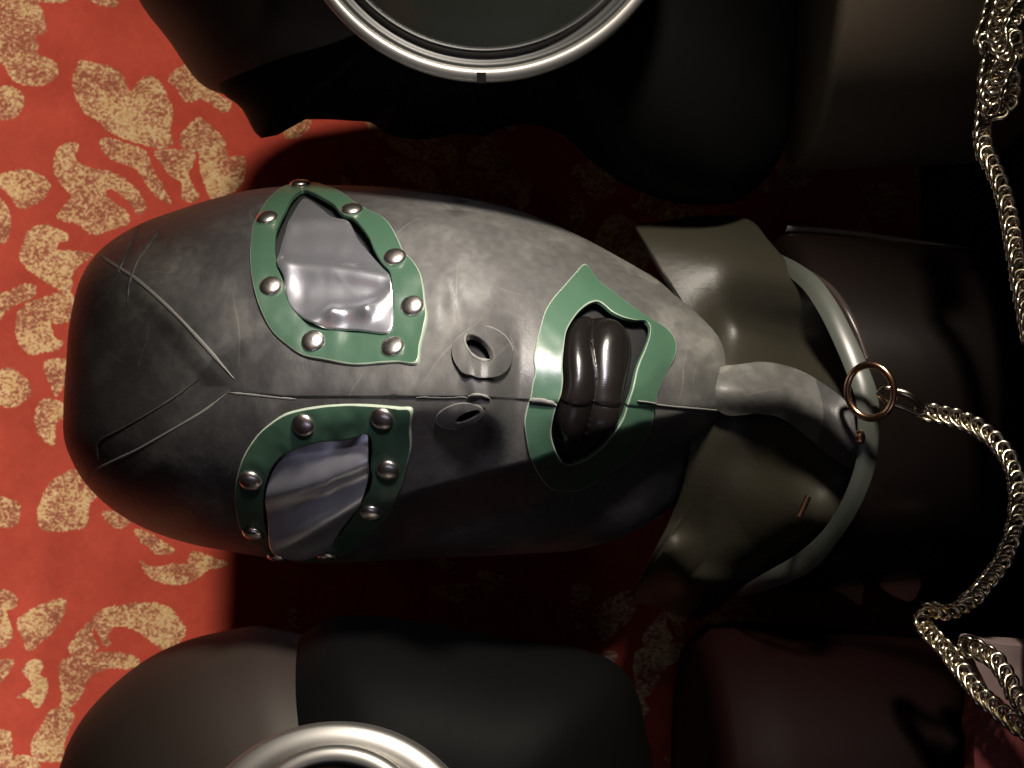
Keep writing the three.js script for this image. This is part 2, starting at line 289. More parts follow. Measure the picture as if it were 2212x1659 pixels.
const eyeB = {
  out: [[1602, 235], [1500, 224], [1400, 215], [1200, 200], [1000, 200], [800, 215], [620, 245], [500, 280], [400, 340], [280, 440], [200, 540], [130, 660], [90, 780], [65, 880], [55, 1000], [70, 1130], [90, 1230], [130, 1330], [200, 1400], [300, 1470], [400, 1520], [550, 1545], [700, 1552], [860, 1540], [1000, 1500], [1130, 1420], [1250, 1310], [1350, 1190], [1430, 1070], [1510, 900], [1545, 780], [1575, 680], [1598, 560], [1592, 400]],
  hole: [[1200, 445], [1100, 485], [950, 515], [800, 520], [700, 545], [600, 580], [480, 640], [400, 720], [345, 830], [315, 950], [305, 1100], [325, 1250], [365, 1390], [430, 1480], [560, 1510], [720, 1500], [850, 1450], [950, 1340], [1050, 1210], [1150, 1070], [1225, 950], [1255, 830], [1240, 750], [1255, 600], [1245, 490]],
  foil: [[1190, 450], [1100, 490], [950, 520], [800, 530], [650, 570], [500, 630], [420, 720], [368, 830], [336, 930], [326, 1050], [350, 1200], [392, 1340], [450, 1430], [600, 1480], [750, 1462], [880, 1400], [1000, 1240], [1150, 1050], [1205, 900], [1228, 780], [1222, 650], [1212, 550]],
  rivets: [[660, 370], [1345, 312], [197, 850], [1392, 755], [1245, 1128], [222, 1305], [432, 1508], [870, 1500]],
  folds: [[200, 1020, 1350, 640, 1.0, 110], [300, 1370, 1300, 930, 1.05, 115], [300, 700, 1100, 420, 0.3, 120]],
};
for (const e of [eyeA, eyeB]) {
  const [s, ox, oy] = e === eyeA ? [0.2811, 493.7, 356.6] : [0.2480, 493.7, 822.9];
  for (const k of ['out', 'hole', 'foil', 'rivets']) e[k] = mapPts(e[k], s, ox, oy);
  e.folds = e.folds.map(([a, b, c, d, h, w]) => [ox + a * s, oy + b * s, ox + c * s, oy + d * s, h * (e === eyeB ? 0.0034 : 0.0026), w * s]);
}
const mC = (p) => mapPts(p, 0.29757, 905.2, 537.6);
const mouth = {
  out: mC([[1200, 116], [1300, 230], [1420, 330], [1550, 430], [1680, 520], [1780, 570], [1838, 625], [1866, 700], [1850, 790], [1800, 890], [1750, 1000], [1716, 1090], [1720, 1115], [1702, 1180], [1692, 1250], [1650, 1360], [1580, 1470], [1480, 1560], [1360, 1640], [1200, 1740], [1100, 1760], [960, 1740], [870, 1640], [800, 1500], [775, 1380], [760, 1260], [775, 1170], [790, 1120], [805, 1080], [820, 980], [840, 900], [830, 800], [850, 680], [880, 560], [910, 460], [970, 360], [1050, 270], [1130, 180]]),
  hole: mC([[1290, 392], [1340, 420], [1400, 470], [1480, 508], [1560, 525], [1640, 530], [1667, 570], [1660, 650], [1630, 740], [1590, 830], [1560, 930], [1530, 1040], [1505, 1130], [1480, 1220], [1430, 1300], [1340, 1410], [1240, 1500], [1150, 1548], [1070, 1557], [1020, 1520], [980, 1430], [960, 1340], [970, 1240], [1000, 1130], [1030, 1060], [1045, 960], [1040, 850], [1050, 720], [1070, 600], [1120, 510], [1170, 450], [1230, 405]]),
  lips: mC([[1240, 440], [1330, 450], [1420, 480], [1510, 550], [1575, 640], [1592, 740], [1565, 850], [1535, 950], [1510, 1060], [1480, 1180], [1440, 1290], [1370, 1370], [1260, 1420], [1150, 1460], [1060, 1455], [1000, 1345], [972, 1230], [1000, 1120], [1035, 1040], [1050, 950], [1045, 850], [1052, 700], [1085, 560], [1150, 470]]),
};
const ell = (cx, cy, rx, ry, rot, n = 48) => Array.from({ length: n }, (_, i) => { const t = i / n * 2 * Math.PI, x = rx * Math.cos(t), y = ry * Math.sin(t); return [cx + x * Math.cos(rot) - y * Math.sin(rot), cy + x * Math.sin(rot) + y * Math.cos(rot)]; });
const nostrils = [
  { out: mC(ell(455, 765, 208, 182, 0.2)), hole: mC(ell(428, 738, 118, 62, 0.75)) },
  { out: mC(ell(300, 1205, 172, 82, -0.2)), hole: mC(ell(362, 1205, 92, 26, -0.42)) },
];
const holes = [grow(eyeA.hole, 1.07), grow(eyeB.hole, 1.07), grow(mouth.hole, 1.07), grow(nostrils[0].hole, 1.22), grow(nostrils[1].hole, 1.25)];

// a closed shell in rings from the face's middle out to the outline and round the back
function shell(front, back, nT, nA, nB, outline, holePolys, uvs) {
  const b = new Builder(), rows = nA + nB, id = [];
  const box = holePolys.map((p) => [Math.min(...p.map((q) => q[0])), Math.max(...p.map((q) => q[0])), Math.min(...p.map((q) => q[1])), Math.max(...p.map((q) => q[1]))]);
  const isHole = (x, y) => holePolys.some((p, i) => x > box[i][0] && x < box[i][1] && y > box[i][2] && y < box[i][3] && inside(p, x, y));
  const cut = [];
  for (let j = 0; j <= rows; j++) {
    const r = j <= nA ? Math.sin(Math.pow(j / nA, 0.85) * Math.PI / 2) : Math.cos((j - nA) / nB * Math.PI / 2);
    id.push([]);
    for (let i = 0; i < nT; i++) {
      const t = i / nT * 2 * Math.PI, R = outline.sil(t) * Math.max(r, 0.0008), x = outline.c[0] + R * Math.cos(t), y = outline.c[1] + R * Math.sin(t);
      const p = j <= nA ? front(x, y, r) : back(x, y, r);
      const k = b.v(p, null, uvs ? uvs(p) : [p.y * 4, p.x * 4]); id[j].push(k); cut[k] = j < nA && isHole(x, y);
    }
  }
  for (let j = 0; j < rows; j++) for (let i = 0; i < nT; i++) {
    const a = id[j][i], c = id[j][(i + 1) % nT], d = id[j + 1][(i + 1) % nT], e = id[j + 1][i];
    if (cut[a] || cut[c] || cut[d] || cut[e]) continue;
    b.quad(a, c, d, e);
  }
  return b.geo();
}
// a flat ring or disc laid over a curved surface: outline, inner outline (or a centre), rows, height profile
function sheet(out, hole, at, { n = 260, rows = 12, lift = 0.0008, depth = 0.002, edge = 0, col, edgeCol, uvs, smooth = true, edgeIn = true } = {}) {
  const o = smooth ? smoothClosed(out, 500) : out, h = hole && smoothClosed(hole, 400), c = centroid(h || o), b = new Builder(), id = [];
  const span = (t) => [h ? ray(h, c, t) : 0, ray(o, c, t)];
  const prof = [];  // [fraction, lift]
  if (h) prof.push([0, -depth * 0.4, 0], [0, lift * 0.55, 0], [0.012, lift, edgeIn ? 1 : 0], [0.06, lift, 0]);
  else prof.push([0.001, lift, 0]);
  for (let k = 1; k < rows; k++) prof.push([k / rows, lift, 0]);
  prof.push([0.95, lift, edge], [0.965, lift, 1], [1, lift * 0.5, 1], [1, -depth, 1]);
  prof.sort((a, q) => a[0] - q[0]);
  for (const [f, l, e] of prof) {
    const row = [];
    for (let i = 0; i < n; i++) {
      const t = i / n * 2 * Math.PI, [r0, r1] = span(t), r = lerp(r0, r1, f), x = c[0] + r * Math.cos(t), y = c[1] + r * Math.sin(t), p = at(x, y, l, f);
      row.push(b.v(p, col && (e && edgeCol ? edgeCol : col), uvs ? uvs(p) : undefined));
    }
    id.push(row);
  }
  for (let j = 0; j < id.length - 1; j++) for (let i = 0; i < n; i++) b.quad(id[j][i], id[j][(i + 1) % n], id[j + 1][(i + 1) % n], id[j + 1][i]);
  return b.geo();
}
// a low rounded strip along a line on a surface
function strip(line, at, width, height) {
  const b = new Builder(), pts = smoothOpen(line, 70), id = [], prof = [[-1, -0.6], [-0.85, 0.55], [-0.45, 1], [0, 1.05], [0.45, 1], [0.85, 0.55], [1, -0.6]];
  pts.forEach((p, i) => {
    const q = pts[Math.min(i + 1, pts.length - 1)], o = pts[Math.max(i - 1, 0)], d = Math.hypot(q.x - o.x, q.y - o.y), nx = -(q.y - o.y) / d, ny = (q.x - o.x) / d, end = Math.min(1, Math.min(i, pts.length - 1 - i) / 9 + 0.12), w = width * end * (0.85 + 0.3 * noise2(i / 5, 3));
    id.push(prof.map(([s, h]) => b.v(at(p.x + nx * s * w, p.y + ny * s * w, h * height))));
  });
  for (let i = 0; i < id.length - 1; i++) for (let j = 0; j < prof.length - 1; j++) b.quad(id[i][j], id[i + 1][j], id[i + 1][j + 1], id[i][j + 1]);
  return b.geo();
}

// ---------------------------------------------------------------- the rubber mask
const headAt = V3(0, -0.22, -0.085);
const mask = thing('rubber_mask', 'black rubber face mask with green riveted eye surrounds and green mouth surround', 'mask', headAt);
const outline = { sil, c: HC };
const rubUV = (p) => [p.y * 3 + 0.37, (p.x - 0.6 * (p.z + 0.02) * Math.tanh(p.x / 0.08)) * 3 + 0.5];
part('hood', shell((x, y, r) => headP(x, y), (x, y, r) => W(x, y, ZS - 0.075 * Math.sqrt(Math.max(0, 1 - Math.pow(r, 2.2)))), 1000, 230, 40, outline, holes, rubUV), M.rubber, mask);
part('seam', strip([[211, 548], [235, 565], [290, 600], [340, 642], [390, 690], [445, 750], [506, 818]], onHead, 4.4, 0.00042), M.seam, mask, 'pale raised seam on the brighter side of the forehead');
part('seam', strip([[183, 1042], [200, 1020], [240, 998], [290, 975], [340, 947], [390, 918], [440, 888], [500, 842]], onHead, 3.0, 0.0003), M.seam, mask, 'thin seam on the darker side of the forehead');
part('seam', strip([[213, 994], [212, 957], [260, 928], [310, 900], [365, 866], [430, 820]], onHead, 2.6, 0.0004), M.rubber, mask);
part('seam', strip([[494, 848], [545, 853], [600, 859], [640, 862]], onHead, 2.6, 0.0003), M.seam, mask);
part('seam', strip([[900, 858], [960, 860], [1010, 858]], onHead, 2.6, 0.0003), M.seam, mask, 'seam along the nose');
part('seam', strip([[1402, 872], [1470, 880], [1540, 886], [1598, 890]], onHead, 2.4, 0.0003), M.seam, mask, 'seam under the mouth');
part('crease', strip([[250, 596], [262, 570], [285, 520], [300, 490]], onHead, 2.4, 0.0005), M.rubber, mask);
part('crease', strip([[275, 655], [280, 610], [300, 560], [345, 500]], onHead, 2.2, 0.0005), M.rubber, mask);

const greenCol = [0.038, 0.082, 0.051], paleCol = [0.3, 0.35, 0.27];
const rivetGeo = () => new THREE.LatheGeometry([[0.0047, -0.0014], [0.0047, -0.0001], [0.0045, 0.0004], [0.0040, 0.0010], [0.0030, 0.0015], [0.0016, 0.00185], [0, 0.00195]].map(([a, b]) => new THREE.Vector2(a, b)), 28);
const UP = V3(0, 1, 0);
[[eyeA, 'eye surround on the brighter side'], [eyeB, 'eye surround on the shaded side']].forEach(([e, lab], k) => {
  const s = part('eye_patch', sheet(e.out, e.hole, (x, y, l) => { for (const [a, b] of e.rivets) { const d = Math.hypot(x - a, y - b); if (d < 110) l += 0.0007 * gau(d, 40) - 0.0011 * gau(d, 19); } return onHead(x, y, l + 0.0009 * (fbm(x / 48 + 3, y / 48, 2) - 0.5)); }, { col: greenCol, edgeCol: paleCol, n: 420, rows: 18, lift: 0.0010, edgeIn: false }), M.green, mask, 'green rubber ' + lab);
  for (const [x, y] of e.rivets) {
    const g = rivetGeo(), n = headN(x, y);
    g.applyQuaternion(new THREE.Quaternion().setFromUnitVectors(UP, n)); const p = onHead(x, y, 0.0014); g.translate(p.x, p.y, p.z);
    part('rivet', g, M.rivet, s);
  }
  const c = centroid(e.foil), zc = headZ(c[0], c[1]);
  const foilAt = (x, y, l, f) => {
    let h = 0.0016 * (1 - f * f) + (k ? 0.0010 : 0.0006) * (0.5 - f);
    for (const [x1, y1, x2, y2, a, w] of e.folds) { const [d, t] = segDist(x, y, x1, y1, x2, y2); h += a * Math.exp(-Math.pow(d / w, 2)); }
    if (k) h += 0.000045 * (y - c[1]);
    h += 0.00012 * (fbm(x / 34, y / 34, 2) - 0.5);
    // the sheet's lower rim lies over the green, its upper rim is tucked in
    const over = k ? sst(0.2, -0.9, (y - c[1]) / 90) : sst(-0.4, 0.7, (y - c[1]) / 130);
    return onHead(x, y, h + l + lerp(-0.0012, 0.0022, over));
  };
  part('eye_cover', sheet(e.foil, null, foilAt, { n: 300, rows: 60, lift: 0.0003, depth: 0.0006 }), k ? M.foilDull : M.foil, mask, 'crumpled silver sheet filling the eye opening');
});
part('mouth_patch', sheet(mouth.out, mouth.hole, (x, y, l) => onHead(x, y, l + 0.0012 * (fbm(x / 60 + 8, y / 60, 2) - 0.5)), { col: greenCol.map((v) => v * 1.2), edgeCol: paleCol, n: 520, rows: 16, lift: 0.0007 }), M.green, mask, 'green rubber mouth surround');
nostrils.forEach((q, k) => part('nostril_ring', sheet(q.out, q.hole, (x, y, l) => onHead(x, y, l), { n: 160, rows: 8, lift: k ? 0.0011 : 0.0016, uvs: rubUV }), M.rubber, mask, 'raised rubber ring round a nostril hole'));

part('rim', strip(smoothClosed(nostrils[0].hole, 60).slice(2, 34), (x, y, l) => onHead(x, y, l + 0.0016), 3.2, 0.0004), M.seam, mask, 'pale cut rim of the nostril hole');
part('rim', strip(smoothClosed(nostrils[0].out, 60).slice(44, 58), (x, y, l) => onHead(x, y, l + 0.0012), 2.2, 0.0004), M.seam, mask);
part('rim', strip(smoothClosed(nostrils[1].out, 60).slice(16, 52), (x, y, l) => onHead(x, y, l + 0.0008), 1.8, 0.0003), M.seam, mask);
part('rim', strip([[1010, 860], [1022, 853], [1040, 853], [1058, 860]], onHead, 3.2, 0.0006), M.seam, mask);
part('patch_seam', strip([[1144, 861], [1172, 863], [1202, 869]], (x, y, l) => onHead(x, y, l + 0.0012), 3, 0.0006), M.seam, mask, 'pale cut edge across the green mouth surround');
part('patch_seam', strip([[1372, 866], [1392, 868], [1414, 872]], (x, y, l) => onHead(x, y, l + 0.0012), 2.2, 0.0005), M.seam, mask);

// ---------------------------------------------------------------- the dummy head, neck and base under it
const bust = thing('display_bust', 'glossy dark display bust with round base wearing the rubber mask', 'display bust', V3(W(1106, 890, -0.118).x, -0.229, -0.118));
const inset = 0.0075;
part('head', shell((x, y, r) => { const q = [HC[0] + (x - HC[0]) * 0.965, HC[1] + (y - HC[1]) * 0.965]; return W(q[0], q[1], headZ(q[0], q[1]) - inset); }, (x, y, r) => { const q = [HC[0] + (x - HC[0]) * 0.965, HC[1] + (y - HC[1]) * 0.965]; return W(q[0], q[1], ZS + 0.004 - 0.070 * Math.sqrt(Math.max(0, 1 - Math.pow(r, 2.2)))); }, 240, 70, 20, outline, []), M.core, bust);
{
  // lips: two rolls with a groove between
  const groove = smoothOpen(mC([[1290, 430], [1270, 560], [1275, 700], [1292, 820], [1300, 920], [1290, 1040], [1262, 1180], [1235, 1300], [1200, 1440]]), 60);
  const lipAt = (x, y, l, f) => {
    let d = 1e9, side = 1; for (const g of groove) { const q = Math.hypot(x - g.x, y - g.y); if (q < d) { d = q; side = x > g.x ? 1 : -1; } }
    const w = side > 0 ? 84 : 70, roll = Math.sqrt(Math.max(0, 1 - Math.pow((d - w * 0.52) / (w * 0.60), 2)));
    const bump = side > 0 ? 0.0024 * (gau(y - 722, 30) + gau(y - 915, 27)) : 0.0006 * gau(y - 800, 90);
    return onHead(x, y, -0.0058 + (0.0076 + bump) * roll * Math.sqrt(Math.max(0.0, 1 - Math.pow(f, 8))) + l);
  };
  part('lips', sheet(mouth.lips, null, lipAt, { n: 260, rows: 60, lift: 0, depth: 0.004 }), M.lips, bust, 'shiny black lips showing through the mouth opening');
}
{
  const cx = W(1106, 890, -0.118).x, lathe = (pts, cz, x = cx) => { const g = new THREE.LatheGeometry(pts.map(([r, y]) => new THREE.Vector2(r, y)), 96); g.translate(x, 0, cz); return g; };
  part('neck', lathe([[0.04, -0.05], [0.046, -0.08], [0.047, -0.105], [0.05, -0.128], [0.062, -0.142]], -0.112), M.brown, bust);
  for (const [pts, rad, lab] of [[[[1700, 494], [1820, 503], [1960, 522], [2060, 537], [2140, 549]], 0.0016, 'pale tube painted as the highlight on the brighter side of the base'], [[[1650, 1257], [1760, 1253], [1900, 1246], [2000, 1241], [2130, 1236]], 0.0008, 'thin pale tube painted as a highlight on the shaded side of the base']]) {
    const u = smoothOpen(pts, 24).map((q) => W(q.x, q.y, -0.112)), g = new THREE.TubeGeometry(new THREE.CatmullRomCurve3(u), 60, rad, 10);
    part('painted_edge_glint', g, M.glintPaint, bust, lab);  // pale tubes stand in for the gloss highlights along the base
  }
  part('base', lathe([[0, -0.126], [0.04, -0.1255], [0.074, -0.1245], [0.082, -0.1265], [0.0858, -0.131], [0.0866, -0.137], [0.0825, -0.185], [0.0785, -0.225], [0.0775, -0.2285], [0, -0.2288]].map(([r, y]) => [r, y]).reverse(), -0.118), M.plinth, bust);
}
// slack neck skirt, chin strap
// smooth surface z(x, y) of second order that passes close to the given places
function zOf(pts) {
  const X = (x, y) => { const u = (x - 1600) / 150, v = (y - 850) / 300; return [1, u, v, u * u, u * v, v * v]; };
  const A = Array.from({ length: 6 }, (_, i) => Array.from({ length: 7 }, (_, j) => (i === j ? (i > 2 ? 0.05 : 1e-6) : 0)));
  for (const [x, y, z] of pts) { const f = X(x, y); for (let i = 0; i < 6; i++) { for (let j = 0; j < 6; j++) A[i][j] += f[i] * f[j]; A[i][6] += f[i] * z; } }
  for (let i = 0; i < 6; i++) for (let k = 0; k < 6; k++) if (k !== i) { const m = A[k][i] / A[i][i]; for (let j = i; j < 7; j++) A[k][j] -= m * A[i][j]; }
  const c = A.map((q, i) => q[6] / q[i]);
  return (x, y) => X(x, y).reduce((t, f, i) => t + f * c[i], 0) + 0.0018 * (fbm(x / 90 + 5, y / 50, 2) - 0.5);
}
const flat = (zf) => (x, y, l) => { const z = zf(x, y), p = W(x, y, z), a = W(x + 3, y, zf(x + 3, y)).sub(p), b = W(x, y + 3, zf(x, y + 3)).sub(p), n = b.cross(a).normalize(); if (n.z < 0) n.negate(); return p.addScaledVector(n, l); };
const lineG = (pts, x, y, w) => { let d = 1e9; for (let i = 0; i < pts.length - 1; i++) d = Math.min(d, segDist(x, y, ...pts[i], ...pts[i + 1])[0]); return gau(d, w); };
function neckZ(x, y) {
  const t = sst(1540, 1890, x), dy = (y - 885) / 380;
  let z = lerp(-0.048, -0.010, t) - 0.050 * Math.pow(Math.abs(dy), 2.2);
  z += 0.012 * lineG([[1400, 500], [1560, 545], [1760, 625]], x, y, 62) - 0.012 * lineG([[1600, 720], [1820, 735]], x, y, 60);
  z -= 0.006 * lineG([[1640, 985], [1820, 1035]], x, y, 50);
  z += 0.013 * lineG([[1440, 1230], [1530, 1250], [1640, 1200], [1740, 1120]], x, y, 60) + 0.006 * lineG([[1462, 1190], [1480, 1255], [1560, 1268]], x, y, 24);
  return z + 0.0008 * (fbm(x / 110 + 5, y / 90, 2) - 0.5);
}
part('neck_skirt', sheet([[1368, 492], [1440, 478], [1530, 466], [1622, 478], [1660, 520], [1700, 565], [1738, 602], [1800, 668], [1840, 750], [1868, 830], [1878, 920], [1868, 1010], [1835, 1085], [1790, 1150], [1735, 1210], [1650, 1243], [1610, 1250], [1560, 1302], [1502, 1338], [1430, 1312], [1365, 1290], [1388, 1240], [1414, 1188], [1444, 1130], [1472, 1060], [1490, 960], [1500, 850], [1480, 720], [1440, 600], [1400, 520]], null, flat(neckZ), { n: 420, rows: 70, lift: 0.0008, depth: 0.0008, uvs: rubUV, smooth: true }), M.skirt, mask, 'slack dark olive neck skirt flaring out from the chin under the collar');
part('chin_strap', sheet([[1540, 800], [1600, 788], [1650, 783], [1720, 798], [1780, 830], [1828, 868], [1856, 918], [1868, 968], [1850, 1012], [1800, 986], [1740, 936], [1685, 900], [1640, 892], [1560, 893], [1520, 850]], null, flat((x, y) => neckZ(x, y) + 0.003 + 0.007 * lineG([[1560, 845], [1700, 848], [1790, 900], [1850, 980]], x, y, 30)), { n: 260, rows: 30, lift: 0.001, depth: 0.003, uvs: rubUV }), M.rubber, mask, 'grey rubber strip from the chin down to the collar');

// ---------------------------------------------------------------- collar with ring
const collar = thing('collar', 'pale grey rubber collar strap with copper ring hung round the mask neck', 'collar', W(1880, 850, -0.005));
function band(path, w0, thick) { // path: [px, py, z, half width px]
  const b = new Builder(), P = smoothOpen(path, 90), Wd = smoothOpen(path.map((p) => [p[3], 0, 0]), 90), id = [];
  P.forEach((p, i) => {
    const q = P[Math.min(i + 1, P.length - 1)], o = P[Math.max(i - 1, 0)], d = Math.hypot(q.x - o.x, q.y - o.y), nx = (q.y - o.y) / d, ny = -(q.x - o.x) / d, w = Wd[i].x;
    id.push([[-1, -thick], [-1, -0.0002], [-0.94, 0], [-0.4, 0.0003], [0, 0.0004], [0.4, 0.0003], [0.94, 0], [1, -0.0002], [1, -thick]].map(([s, h]) => b.v(W(p.x + nx * s * w, p.y + ny * s * w, p.z + h - w0 * s * s))));
  });
  for (let i = 0; i < id.length - 1; i++) for (let j = 0; j < 8; j++) b.quad(id[i][j], id[i + 1][j], id[i + 1][j + 1], id[i][j + 1]);
  const N = id.length - 1; b.quad(id[0][0], id[0][2], id[0][6], id[0][8]); b.quad(id[N][8], id[N][6], id[N][2], id[N][0]);
  const g = b.geo(); return g;
}
part('strap', band([[1672, 556, -0.066, 12], [1715, 584, -0.045, 18], [1752, 614, -0.032, 21], [1790, 668, -0.021, 23], [1824, 735, -0.012, 24], [1852, 800, -0.006, 25], [1872, 860, -0.002, 25], [1876, 930, -0.001, 24], [1870, 1000, -0.004, 22], [1842, 1080, -0.010, 21], [1800, 1150, -0.020, 20], [1742, 1212, -0.034, 24], [1660, 1254, -0.055, 18], [1590, 1285, -0.085, 8]], 0.0006, 0.0022), M.collar, collar, 'pale strap of the collar');
part('strap_keeper', band([[1745, 590, -0.046, 8], [1790, 622, -0.036, 9], [1826, 668, -0.026, 9], [1852, 718, -0.020, 9], [1872, 775, -0.012, 8]], 0.0004, 0.0022), M.brown, collar, 'dark second layer along the collar edge');
function torus(p, R, r, nrm, stretch = 1, along = UP) {
  const g = new THREE.TorusGeometry(R, r, 16, 72); g.scale(1, stretch, 1);
  const z = nrm.clone().normalize(), y = along.clone().addScaledVector(z, -along.dot(z)).normalize(), x = y.clone().cross(z);
  g.applyMatrix4(new THREE.Matrix4().makeBasis(x, y, z).setPosition(p)); return g;
}
part('ring', torus(W(1880, 846, 0.0085), 0.0092, 0.0013, V3(-0.1, 0.62, 0.78), 1.12, V3(1, 0, 0)), M.copper, collar, 'copper ring on the collar front');
{
  const p = W(1858, 945, 0.0), g = new THREE.SphereGeometry(0.0021, 20, 14); g.scale(1.4, 1, 0.8); g.translate(p.x, p.y, p.z); part('rivet', g, M.copper, collar);
  const q = W(1848, 812, -0.008), h = new THREE.SphereGeometry(0.0016, 20, 14); h.translate(q.x, q.y, q.z); part('rivet', h, M.copper, collar);
  const u = smoothOpen([[1746, 1072], [1740, 1086], [1731, 1106], [1726, 1116]], 20).map((s) => W(s.x, s.y, -0.016));
  part('buckle', new THREE.TubeGeometry(new THREE.CatmullRomCurve3(u), 24, 0.0014, 10), M.copper, collar, 'small copper buckle on the shaded side');
}

// ---------------------------------------------------------------- chains
const linkGeos = [];
{
  for (let v = 0; v < 2; v++) {
    const pts = []; for (let i = 0; i < 20; i++) { const t = i / 20 * 2 * Math.PI, a = v ? 0.0042 : 0.0039, b = 0.0027; pts.push(V3(b * Math.sin(t), a * Math.cos(t), 0.0008 * Math.sin(2 * t))); }
    linkGeos.push(new THREE.TubeGeometry(new THREE.CatmullRomCurve3(pts, true), 30, 0.00106, 10, true));
  }
}
function chain(name, label, path, pitch, group, roll0 = 0.62) {
  const pts = path.map(([x, y, z]) => W(x, y, z)), cur = new THREE.CatmullRomCurve3(pts, false, 'centripetal'), L = cur.getLength(), n = Math.floor(L / pitch);
  const t = thing(name, label, 'chain', pts[0], group);
  for (let i = 0; i <= n; i++) {
    const u = i / n, p = cur.getPointAt(u), d = cur.getTangentAt(u), side = d.clone().cross(V3(0, 0, 1)).normalize(), nz = side.clone().cross(d).normalize();
    // curb links: each lies slanted across the line, leaning on its neighbour
    const y = d.clone().multiplyScalar(0.8).addScaledVector(side, 0.55).normalize(), roll = roll0 + (rnd() - 0.5) * 0.35;
    const z0 = nz.clone().multiplyScalar(Math.cos(roll)).addScaledVector(d, Math.sin(roll)).normalize(), x = y.clone().cross(z0).normalize(), z = x.clone().cross(y).normalize();
    const m = new THREE.Mesh(linkGeos[i % 2], M.chain); m.name = 'link'; m.castShadow = m.receiveShadow = true;
    m.matrixAutoUpdate = true; m.quaternion.setFromRotationMatrix(new THREE.Matrix4().makeBasis(x, y, z)); m.position.copy(p).sub(t.position); t.add(m);
  }
  return t;
}
const P1 = 0.0040;
const mainChain = chain('chain', 'gold curb chain clipped to the copper collar ring, curving past the dark base', [[2000, 893, 0.006], [2030, 897, 0.008], [2075, 909, 0.01], [2115, 928, 0.011], [2155, 962, 0.012], [2182, 1005, 0.013], [2195, 1060, 0.013], [2192, 1120, 0.012], [2178, 1175, 0.01], [2160, 1215, 0.008], [2130, 1255, 0.006], [2095, 1292, 0.004], [2050, 1318, -0.004], [2005, 1318, -0.012], [1990, 1340, -0.014], [2010, 1372, -0.006], [2042, 1405, 0.0], [2072, 1445, 0.005], [2110, 1495, 0.008], [2155, 1535, 0.01], [2230, 1590, 0.012]], P1);
{
  const c = smoothOpen([[1898, 848, 0.004], [1915, 838, 0.006], [1950, 850, 0.007], [1985, 868, 0.007], [2005, 885, 0.007], [1985, 893, 0.006], [1950, 880, 0.006], [1915, 868, 0.005]], 40).map((s) => W(s.x, s.y, s.z));
  part('clasp', new THREE.TubeGeometry(new THREE.CatmullRomCurve3(c, true), 80, 0.0011, 10, true), M.chain, mainChain, 'long clasp that hooks the chain to the ring');
  part('clasp_lever', new THREE.TubeGeometry(new THREE.CatmullRomCurve3([W(1925, 842, 0.009), W(1960, 852, 0.011), W(1992, 880, 0.009)]), 30, 0.0017, 10), M.chain, mainChain);
}
chain('chain', 'gold curb chain piled at the top right corner and running down the right edge', [[2190, -40, 0.012], [2150, 0, 0.012], [2132, 50, 0.012], [2122, 85, 0.012], [2140, 120, 0.013], [2130, 165, 0.014], [2128, 205, 0.014], [2124, 250, 0.014], [2120, 290, 0.014], [2124, 325, 0.014], [2142, 362, 0.014], [2158, 400, 0.014], [2170, 440, 0.014], [2180, 485, 0.014], [2188, 530, 0.014], [2196, 580, 0.014], [2206, 640, 0.014], [2222, 720, 0.014]], P1);
chain('chain', 'short heaped length of gold chain lying over the top right pile', [[2230, 10, 0.018], [2195, 30, 0.019], [2180, 65, 0.02], [2196, 105, 0.02], [2176, 140, 0.019], [2184, 185, 0.018], [2172, 225, 0.018], [2146, 242, 0.018], [2142, 205, 0.019], [2156, 168, 0.02], [2172, 125, 0.022], [2152, 80, 0.02], [2166, 20, 0.02], [2180, -40, 0.02]], P1);
chain('chain', 'second gold strand beside the lower right end of the long chain', [[2092, 1398, 0.004], [2120, 1408, 0.008], [2150, 1430, 0.012], [2172, 1462, 0.014], [2190, 1500, 0.015], [2225, 1545, 0.015]], P1);
chain('chain', 'dim short end of chain at the bottom edge', [[1990, 1612, -0.04], [2012, 1622, -0.038], [2035, 1640, -0.038], [2070, 1680, -0.038], [2110, 1740, -0.04]], 0.005);

// ---------------------------------------------------------------- gas masks and their stands
function blob(c, pts, zs, front, back, pw, bump) {
  const s = smoothClosed(pts, 500), tab = Array.from({ length: 720 }, (_, i) => ray(s, c, i / 720 * 2 * Math.PI)), f = (t) => { const u = ((t / (2 * Math.PI)) % 1 + 1) % 1 * 720, i = Math.floor(u); return lerp(tab[i % 720], tab[(i + 1) % 720], u - i); };
  return shell((x, y, r) => W(x, y, zs + front * Math.sqrt(Math.max(0, 1 - Math.pow(r, pw))) + (bump ? bump(x, y) * (1 - sst(0.8, 0.99, r)) : 0)), (x, y, r) => W(x, y, zs - back * Math.sqrt(Math.max(0, 1 - Math.pow(r, 2.2)))), 260, 70, 24, { sil: f, c }, []);
}
